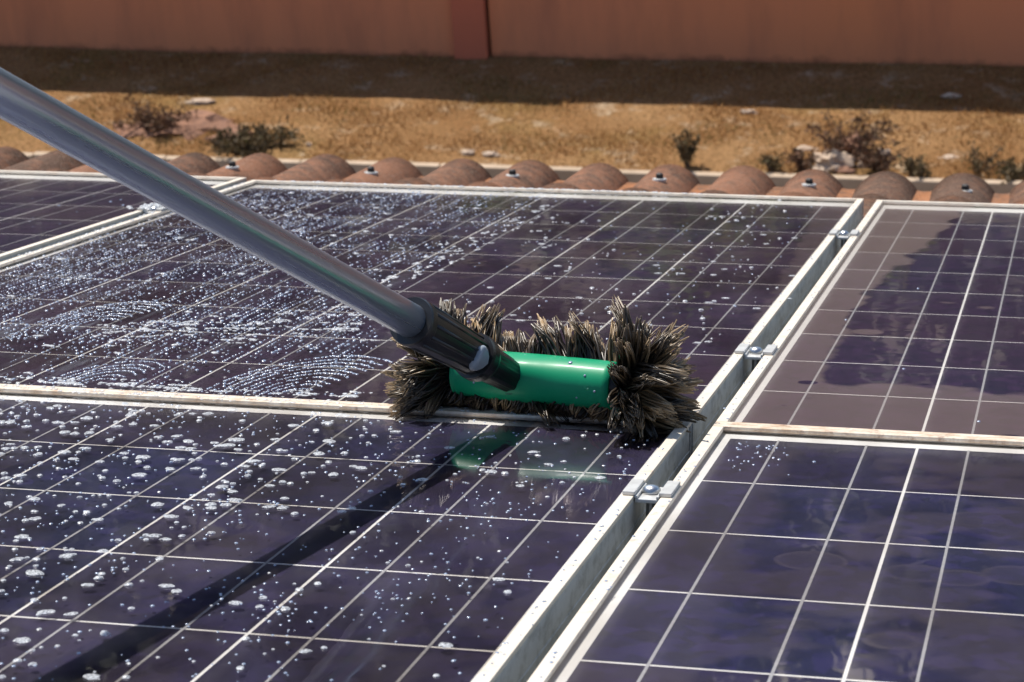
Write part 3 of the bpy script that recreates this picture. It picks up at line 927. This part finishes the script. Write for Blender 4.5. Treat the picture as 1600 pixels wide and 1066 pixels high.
# lock button facing the camera side of the socket
bd = (CAM_ROOF - PA); bd = (bd - PD * bd.dot(PD)).normalized()
bdl = (PD.to_track_quat('Z', 'Y').to_matrix().inverted() @ bd).normalized()
m = MB()
tn = Vector((0, 0, 1)).cross(bdl)
nb = 14
vs = []
for layer, hgt in ((0, .0150), (1, .0204), (2, .0214)):
    sc = (1., 1., .8)[layer]
    for i in range(nb):
        a = 2 * math.pi * i / nb
        ang = math.sin(a) * .62 * sc
        rad = bdl * math.cos(ang) + tn * math.sin(ang)
        vs.append(rad * hgt + Vector((0, 0, .133 + math.cos(a) * .0085 * sc + abs(ang) * -.006)))
fs = [(l * nb + i, l * nb + (i + 1) % nb, (l + 1) * nb + (i + 1) % nb, (l + 1) * nb + i) for l in (0, 1) for i in range(nb)] + [tuple(range(2 * nb, 3 * nb))]
m.add(vs, fs)
m.build('lock_button', M['button'], so, smooth=True)

# bristle tufts
def tuft_mesh(seed, n=40, spread=.105, bend=.14, wet=.5):
    r_ = random.Random(seed); m = MB()
    cb = Vector((r_.gauss(0, bend), r_.gauss(0, bend), 0))
    sub = [(Vector((r_.uniform(-1, 1), r_.uniform(-1, 1), 0)) * (.055 + spread), r_.uniform(.82, 1.08), r_.uniform(-.22, .2)) for _ in range(5)]
    for i in range(n):
        a = r_.uniform(0, 6.28); q = r_.random() ** .5
        o = Vector((math.cos(a), math.sin(a), 0))
        sc_, sl_, ss_ = sub[i % 5]
        L = sl_ * r_.uniform(.90, 1.04); sp = spread * r_.uniform(.5, 1.25)
        kink = Vector((r_.gauss(0, .025), r_.gauss(0, .025), 0))
        pts = []
        for k in range(5):
            f = k / 4
            pts.append((o * q * .085).lerp(sc_ * 1.25 + o * q * (.022 + sp * .3), f ** .8) + cb * f * f + kink * math.sin(f * 3.1) + Vector((0, 0, L * f)))
        rad = r_.uniform(.011, .019)
        vs = []; tv = []
        shade = ss_ + r_.uniform(-.12, .1)
        for k, p in enumerate(pts):
            rr = rad * (1 - .55 * (k / 4) ** 2)
            for j in range(3):
                an = 2.094 * j + i
                vs.append(p + Vector((math.cos(an) * rr, math.sin(an) * rr, 0)))
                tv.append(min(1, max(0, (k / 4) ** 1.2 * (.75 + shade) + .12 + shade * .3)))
        fs = [(k * 3 + j, k * 3 + (j + 1) % 3, (k + 1) * 3 + (j + 1) % 3, (k + 1) * 3 + j) for k in range(4) for j in range(3)] + [(12, 13, 14)]
        b = len(m.v); m.v += [tuple(p) for p in vs]; m.f += [tuple(z + b for z in f_) for f_ in fs]; m.tint += tv
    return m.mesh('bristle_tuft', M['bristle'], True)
tufts = [tuft_mesh(400 + k, spread=.012 + .016 * (k % 4), bend=.05 + .05 * (k % 3)) for k in range(9)]
def tuft(root, d, L, bend=True):
    d = d.normalized()
    if d.z < -.05:                                        # stops on the glass
        lim = (root.z - .004) / L
        if bend and -d.z > lim:                           # bristles press flat and slide outward
            hz = Vector((d.x, d.y, 0)); hz = hz.normalized() if hz.length > .05 else e1.copy()
            d = hz * math.sqrt(max(0, 1 - lim * lim)) + Vector((0, 0, -lim))
        else:
            L = min(L, max(.012, (root.z - .004) / -d.z))
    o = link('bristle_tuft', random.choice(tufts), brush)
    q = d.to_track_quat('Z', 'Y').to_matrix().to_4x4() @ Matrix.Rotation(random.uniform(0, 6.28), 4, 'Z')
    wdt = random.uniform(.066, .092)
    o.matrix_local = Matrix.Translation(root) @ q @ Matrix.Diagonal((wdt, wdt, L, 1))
for sgn in (-1, 1):
    for alpha, n_, du, L in ((22, 4, .092, .040), (42, 8, .090, .050), (60, 12, .088, .057), (80, 14, .086, .058)):
        for i in range(n_):
            th = 2 * math.pi * (i + random.uniform(-.3, .3)) / n_ + alpha
            al = RAD(alpha + random.uniform(-7, 7))
            rd = e2 * math.cos(th) + e3 * math.sin(th)
            d = e1 * sgn * math.cos(al) + rd * math.sin(al)
            root = B(sgn * du, 0, 0) + rd * .011
            tuft(root, d, L * random.uniform(.80, 1.15) * (.84 if sgn < 0 else 1))
for u in np.linspace(-.072, .072, 16):
    for ang in (-108, -90, -66, -40, -14, 10, 32, 54):
        a = RAD(ang + random.uniform(-7, 7))
        if ang >= 10 and random.random() < .32:
            continue
        rd = e2 * math.cos(a) + e3 * math.sin(a)
        d = rd + e1 * random.uniform(-.60, .0)
        tuft(B(u + random.uniform(-.003, .003), 0, 0) + rd * .011, d, random.uniform(.030, .052) if ang > -30 else .055, ang > -70)

# ------------------------------------------------------------------ soap suds and droplets
def nz(x, y, s=0.):
    return mnoise.noise(Vector((x, y, s)))
def domes(drops, seg=7):
    """drops: x, y, z, rx, ry, h, rot -> joined mesh arrays"""
    d = np.asarray(drops)
    n = len(d)
    an = np.linspace(0, 2 * np.pi, seg, endpoint=False)
    rings = ((1., 0.), (.78, .62))
    V = np.zeros((n, 2 * seg + 1, 3))
    for k, (rr, hh) in enumerate(rings):
        cx = d[:, 3:4] * rr * np.cos(an); cy = d[:, 4:5] * rr * np.sin(an)
        jit = 1 + rng.normal(0, .07, cx.shape)
        cx = cx * jit; cy = cy * jit
        c, s = np.cos(d[:, 6:7]), np.sin(d[:, 6:7])
        V[:, k * seg:(k + 1) * seg, 0] = d[:, 0:1] + c * cx - s * cy
        V[:, k * seg:(k + 1) * seg, 1] = d[:, 1:2] + s * cx + c * cy
        V[:, k * seg:(k + 1) * seg, 2] = d[:, 2:3] + d[:, 5:6] * hh
    V[:, 2 * seg] = np.c_[d[:, 0], d[:, 1], d[:, 2] + d[:, 5]]
    F = []
    for i in range(seg):
        j = (i + 1) % seg
        F += [(i, j, seg + j), (i, seg + j, seg + i), (seg + i, seg + j, 2 * seg)]
    F = np.array(F)
    allF = (F[None] + (np.arange(n) * (2 * seg + 1))[:, None, None]).reshape(-1, 3)
    return V.reshape(-1, 3), allF
def stuff(name, drops, mat, label, cat, origin):
    V, F = domes([(a - origin[0], b - origin[1], *r) for a, b, *r in drops])
    me = bpy.data.meshes.new(name)
    me.vertices.add(len(V)); me.vertices.foreach_set('co', V.ravel())
    me.loops.add(F.size); me.loops.foreach_set('vertex_index', F.ravel())
    me.polygons.add(len(F)); me.polygons.foreach_set('loop_start', np.arange(0, F.size, 3))
    me.polygons.foreach_set('use_smooth', [True] * len(F))
    me.update(calc_edges=True); me.validate()
    me.materials.append(mat)
    o = link(name, me); on_roof(o, (origin[0], origin[1], 0))
    return tag(o, label, cat, kind='stuff')

R = rng.random
small, foam, big = [], [], []
def xb(y):                           # right edge of the foamy area on the upper left panel
    return float(np.interp(y, [.0, .33, .55, .744, 1.2, 1.62], [-.33, -.40, -.45, -.478, -.468, -.475]))
def drop(lst, x, y, r, asp=1., hf=.5, rot=0., z=.0002):
    lst.append((x, y, z, r, r * asp, r * hf, rot))
# beads swept in lines along the strokes
def clear_of_swirls(x, y):
    for (ax, ay, rx_, ry_) in ((-.430, .15, .085, .13), (-.745, .43, .07, .10), (-.61, .12, .05, .07)):
        if ((x - ax) / rx_) ** 2 + ((y - ay) / ry_) ** 2 < 1 + .4 * nz(x * 30, y * 20, 5.):
            return False
    return True
lx = XL + .006
while lx < -.32:
    y = Y_TL + .003 + R() * .01
    ph = R() * 6
    while y < Y_TL + 1.575:
        x = lx + .0012 * math.sin(y * 17 + ph) + rng.normal(0, .00035)
        lim = xb(y)
        den = .40 + .70 * nz(lx * 34, y * 2.2, 1.3) + .45 * nz(x * 6, y * 5, 4.)
        den += .38 * max(0, 1 - abs(y - .42) / .45) + .20 * max(0, (-.55 - x) / .4) - .12 * max(0, (y - .9))
        den *= min(1, max(0, (lim - x) / .03 + .15))
        if x < lim and R() < den * .80 and (clear_of_swirls(x, y) or R() < .15):
            drop(small, x, y, .0006 + .0012 * R() ** 2.2 + .0007 * max(0, nz(x * 9, y * 9, 8.)), 1.1 + R() * .6, .55, rng.normal(0, .2))
        y += .0042 + .0065 * R() + .004 * max(0, nz(lx * 20, y * 3, 7.))
    lx += .0058 + .0028 * R()
# swirls left by the turning brush
for (cx, cy, n_, r0, r1, a0, a1) in ((-.400, .060, 10, .025, .150, RAD(62), RAD(215)), (-.715, .37, 8, .03, .115, RAD(60), RAD(225)), (-.59, .07, 6, .02, .09, RAD(55), RAD(205)), (-.88, .20, 6, .03, .11, RAD(60), RAD(215))):
    for i in range(n_):
        rr = r0 + (r1 - r0) * (i + rng.uniform(-.12, .12)) / n_
        a = a0
        while a < a1:
            x = cx + math.cos(a) * rr * .62; y = cy + math.sin(a) * rr * 1.5
            a += .0024 / rr * rng.uniform(.7, 1.6)
            if y < Y_TL - .004 or x < XL or x > -.33 or R() < .16 + .6 * nz(x * 24, y * 12, 2.):
                continue
            drop(small, x + rng.normal(0, .0006), y + rng.normal(0, .0013), .0007 + .0008 * R(), 1.3, .45, a)
# foam streaks left of the brush
def streak(x, y, n_, L, W, rot, rmin, rmax, lst):
    for i in range(n_):
        a = rng.normal(0, .45) * L; b = rng.normal(0, .4) * W
        drop(lst, x + math.cos(rot) * a - math.sin(rot) * b, y + math.sin(rot) * a + math.cos(rot) * b, rng.uniform(rmin, rmax), rng.uniform(.8, 1.5), rng.uniform(.18, .36), rot)
for k in range(95):
    f = R()
    x = -.70 + .33 * f + rng.normal(0, .012); y = .36 + .12 * f + rng.normal(0, .055)
    if x > xb(y) + .01:
        continue
    streak(x, y, int(rng.integers(5, 16)), rng.uniform(.006, .018), rng.uniform(.003, .007), rng.uniform(-.5, .9), .0007, .0024, foam)
for k in range(60):
    y = .62 + R() * .9; x = xb(y) - abs(rng.normal(0, .035)) + .01
    streak(x, y, int(rng.integers(3, 10)), rng.uniform(.006, .02), rng.uniform(.002, .004), RAD(90) + rng.normal(0, .25), .0008, .0024, foam)
for k in range(90):
    x = XL + .02 + R() * .62; y = Y_TL - .002 + abs(rng.normal(0, .018))
    if x > -.30:
        continue
    streak(x, y, int(rng.integers(4, 12)), rng.uniform(.005, .016), .003, rng.normal(0, .2), .0008, .0026, foam)
for k in range(70):                     # foam clumps among the beads
    y = .2 + R() * 1.4; x = XL + .03 + R() * .45
    if x < xb(y):
        streak(x, y, int(rng.integers(4, 9)), .005, .004, 0, .001, .003, foam)
# sparse flat drops on the wiped right part of the upper left panel
cl = [(-.20, 1.52, 9), (-.205, 1.40, 7), (-.16, 1.20, 6), (-.19, 1.05, 6), (-.215, .86, 7), (-.14, .92, 8), (-.10, .70, 9), (-.30, 1.05, 7), (-.33, .86, 8), (-.26, .72, 8),
      (-.36, .62, 6), (-.12, .50, 7), (-.085, .46, 6), (-.41, 1.32, 9), (-.40, 1.12, 9), (-.22, .60, 7), (-.31, .55, 7), (-.075, .86, 5), (-.13, 1.27, 6), (-.38, .48, 5)]
for (x, y, n_) in cl:
    for i in range(int(n_ * 1.6)):
        big.append((x + rng.normal(0, .030), y + rng.normal(0, .055), .0009 + .0032 * R() ** 2.2, 1))
for i in range(120):
    y = .3 + R() * 1.3; x = xb(y) + .01 + R() * .38
    if x < -.06:
        drop(small, x, y, .0006 + .0009 * R(), 1.2, .5)
# foreground panel: blobs of foam with small beads between
cnt = 0
while cnt < 900:
    x = -.70 + R() * .64; y = -.80 + R() * .795
    den = .35 + .55 * nz(x * 9, y * 7, 2.) + .55 * max(0, (-.25 - x) / .35) - .25 * max(0, (x + .22) / .16) + .2 * max(0, (y + .5))
    if R() > den:
        continue
    cnt += 1
    big.append((x, y, .0011 + .0036 * R() ** 2.6 + (.0012 if x < -.3 else 0) * R(), 0))
for i in range(3200):
    x = -.72 + R() * .665; y = -.82 + R() * .82
    if R() < .35 + .6 * nz(x * 14, y * 10, 6.) + .25 * max(0, (-.2 - x) / .3):
        drop(small, x, y, .0005 + .0009 * R(), 1.2, .55)
for (x, y) in [(-.135, -.30), (-.14, -.52), (-.20, -.60)]:
    for i in range(40):
        drop(small, x + rng.normal(0, .02), y + rng.normal(0, .05), .0005 + .0008 * R(), 1.2, .55)
for i in range(46):                      # a few splashes on the lower right panel
    drop(small, .012 + abs(rng.normal(0, .022)), -.03 - abs(rng.normal(0, .05)), .0005 + .0009 * R(), 1.2, .5)
for (x, y) in [(.08, -.09), (.12, .33), (.04, .60), (.10, .84), (.20, .10)]:
    drop(small, x, y, .0016, 1.1, .5)
# wet beads and froth on the frame rails
ZT = .0024
for i in range(1300):
    x = XL + .01 + R() * .88
    y = .0305 + rng.normal(0, .008)
    if R() < .35 + .7 * nz(x * 20, 3., 1.) + .3 * max(0, (-.3 - x) / .3):
        drop(foam, x, y, .0007 + .0018 * R() ** 2, rng.uniform(.6, 1.1), .35, 0, ZT)
for i in range(520):
    x = XL + .02 + R() * .86
    y = Y_TL + 10 * PY + .048 + rng.normal(0, .004)
    if R() < .7 + .8 * nz(x * 14, 8., 1.) - max(0, (x + .35) / .25):
        drop(foam, x, y, .0010 + .0022 * R() ** 2, .9, .5, 0, ZT)
for i in range(330):
    y = -.75 + R() * 2.4
    if R() < .5 + .9 * nz(4., y * 12, 1.):
        drop(small, (-.0425 if R() < .5 else -.0120) + rng.normal(0, .0022), y, .0006 + .0008 * R(), 1.3, .4, 0, ZT)
for i in range(260):
    y = .60 + R() * 1.05
    drop(foam, XL - .0120 + rng.normal(0, .0028), y, .0008 + .0016 * R() ** 2, 1.6, .5, 0, ZT)
for i in range(60):
    drop(foam, XG - GL - 6 * PX + rng.normal(0, .012), 1.30 + rng.normal(0, .02), .001 + .003 * R(), 1.2, .8, 0, .0062)
for i in range(26):
    drop(small, -1.03 - R() * .3, .9 + R() * .6, .0006 + .0016 * R() ** 2, 2.0, .4)
stuff('soap_beads', small, M['bead'], 'fine soapy water beads strewn over the left panels and their frames', 'water drops', (-.5, .7))
stuff('soap_suds', foam, M['foam'], 'white soap suds streaked left of the brush and along the frames', 'soap suds', (-.5, .4))

# the larger blobs of foam, each a thing of its own
def blob_mesh(seed):
    r_ = random.Random(seed)
    bm = bmesh.new()
    bmesh.ops.create_icosphere(bm, subdivisions=2, radius=1)
    bmesh.ops.delete(bm, geom=[v for v in bm.verts if v.co.z < -.2], context='VERTS')
    for v in bm.verts:
        p = v.co.copy()
        f = 1 + .30 * mnoise.noise(p * 1.7 + Vector((seed, 0, 0))) + .10 * mnoise.noise(p * 5 + Vector((0, seed, 0)))
        v.co = Vector((p.x * f, p.y * f, max(0, p.z) ** .7 * .27 * f if p.z > 0 else -.01))
    me = bpy.data.meshes.new('foam_blob'); bm.to_mesh(me); bm.free()
    me.materials.append(M['foam'])
    me.polygons.foreach_set('use_smooth', [True] * len(me.polygons))
    return me
blobs = [blob_mesh(11 + 3.7 * k) for k in range(8)]
big.sort(key=lambda q: -q[2])
rest = []
seen = []
k_ = 0
for (x, y, r, top) in big:
    if k_ < 290 and not (top and r < .0014):
        o = link('foam_blob', random.choice(blobs))
        on_roof(o, (x, y, .0004), random.uniform(0, 6.28) if not top else random.gauss(0, .3), (r * random.uniform(.9, 1.45), r * random.uniform(.8, 1.2), r * (.72 if not top else .5)))
        if top:
            tag(o, 'white soap drop on the wiped glass behind the brush', 'foam', 'soap drops behind the brush')
        else:
            sx_ = x - (-.1817 + .128 * y)                 # side of the pole's shadow
            if abs(sx_) < .022:
                tag(o, 'soap foam blob in the shadow of the pole on the lower left panel', 'foam', 'foam blobs in the pole shadow')
            elif sx_ < 0:
                if y > -.16:
                    tag(o, 'soap foam blob in the back cell row of the lower left panel', 'foam', 'foam blobs in the back cell row')
                else:
                    tag(o, 'soap foam blob left of the pole shadow on the lower left panel', 'foam', 'foam blobs left of the pole shadow')
            else:
                tag(o, 'soap foam blob right of the pole shadow on the lower left panel', 'foam', 'foam blobs right of the pole shadow')
        k_ += 1
    else:
        rest.append((x, y, .0003, r, r * 1.15, r * .5, 0.))
stuff('soap_drops', rest, M['foam'], 'small white soap drops between the foam blobs', 'soap drops', (-.4, -.3))
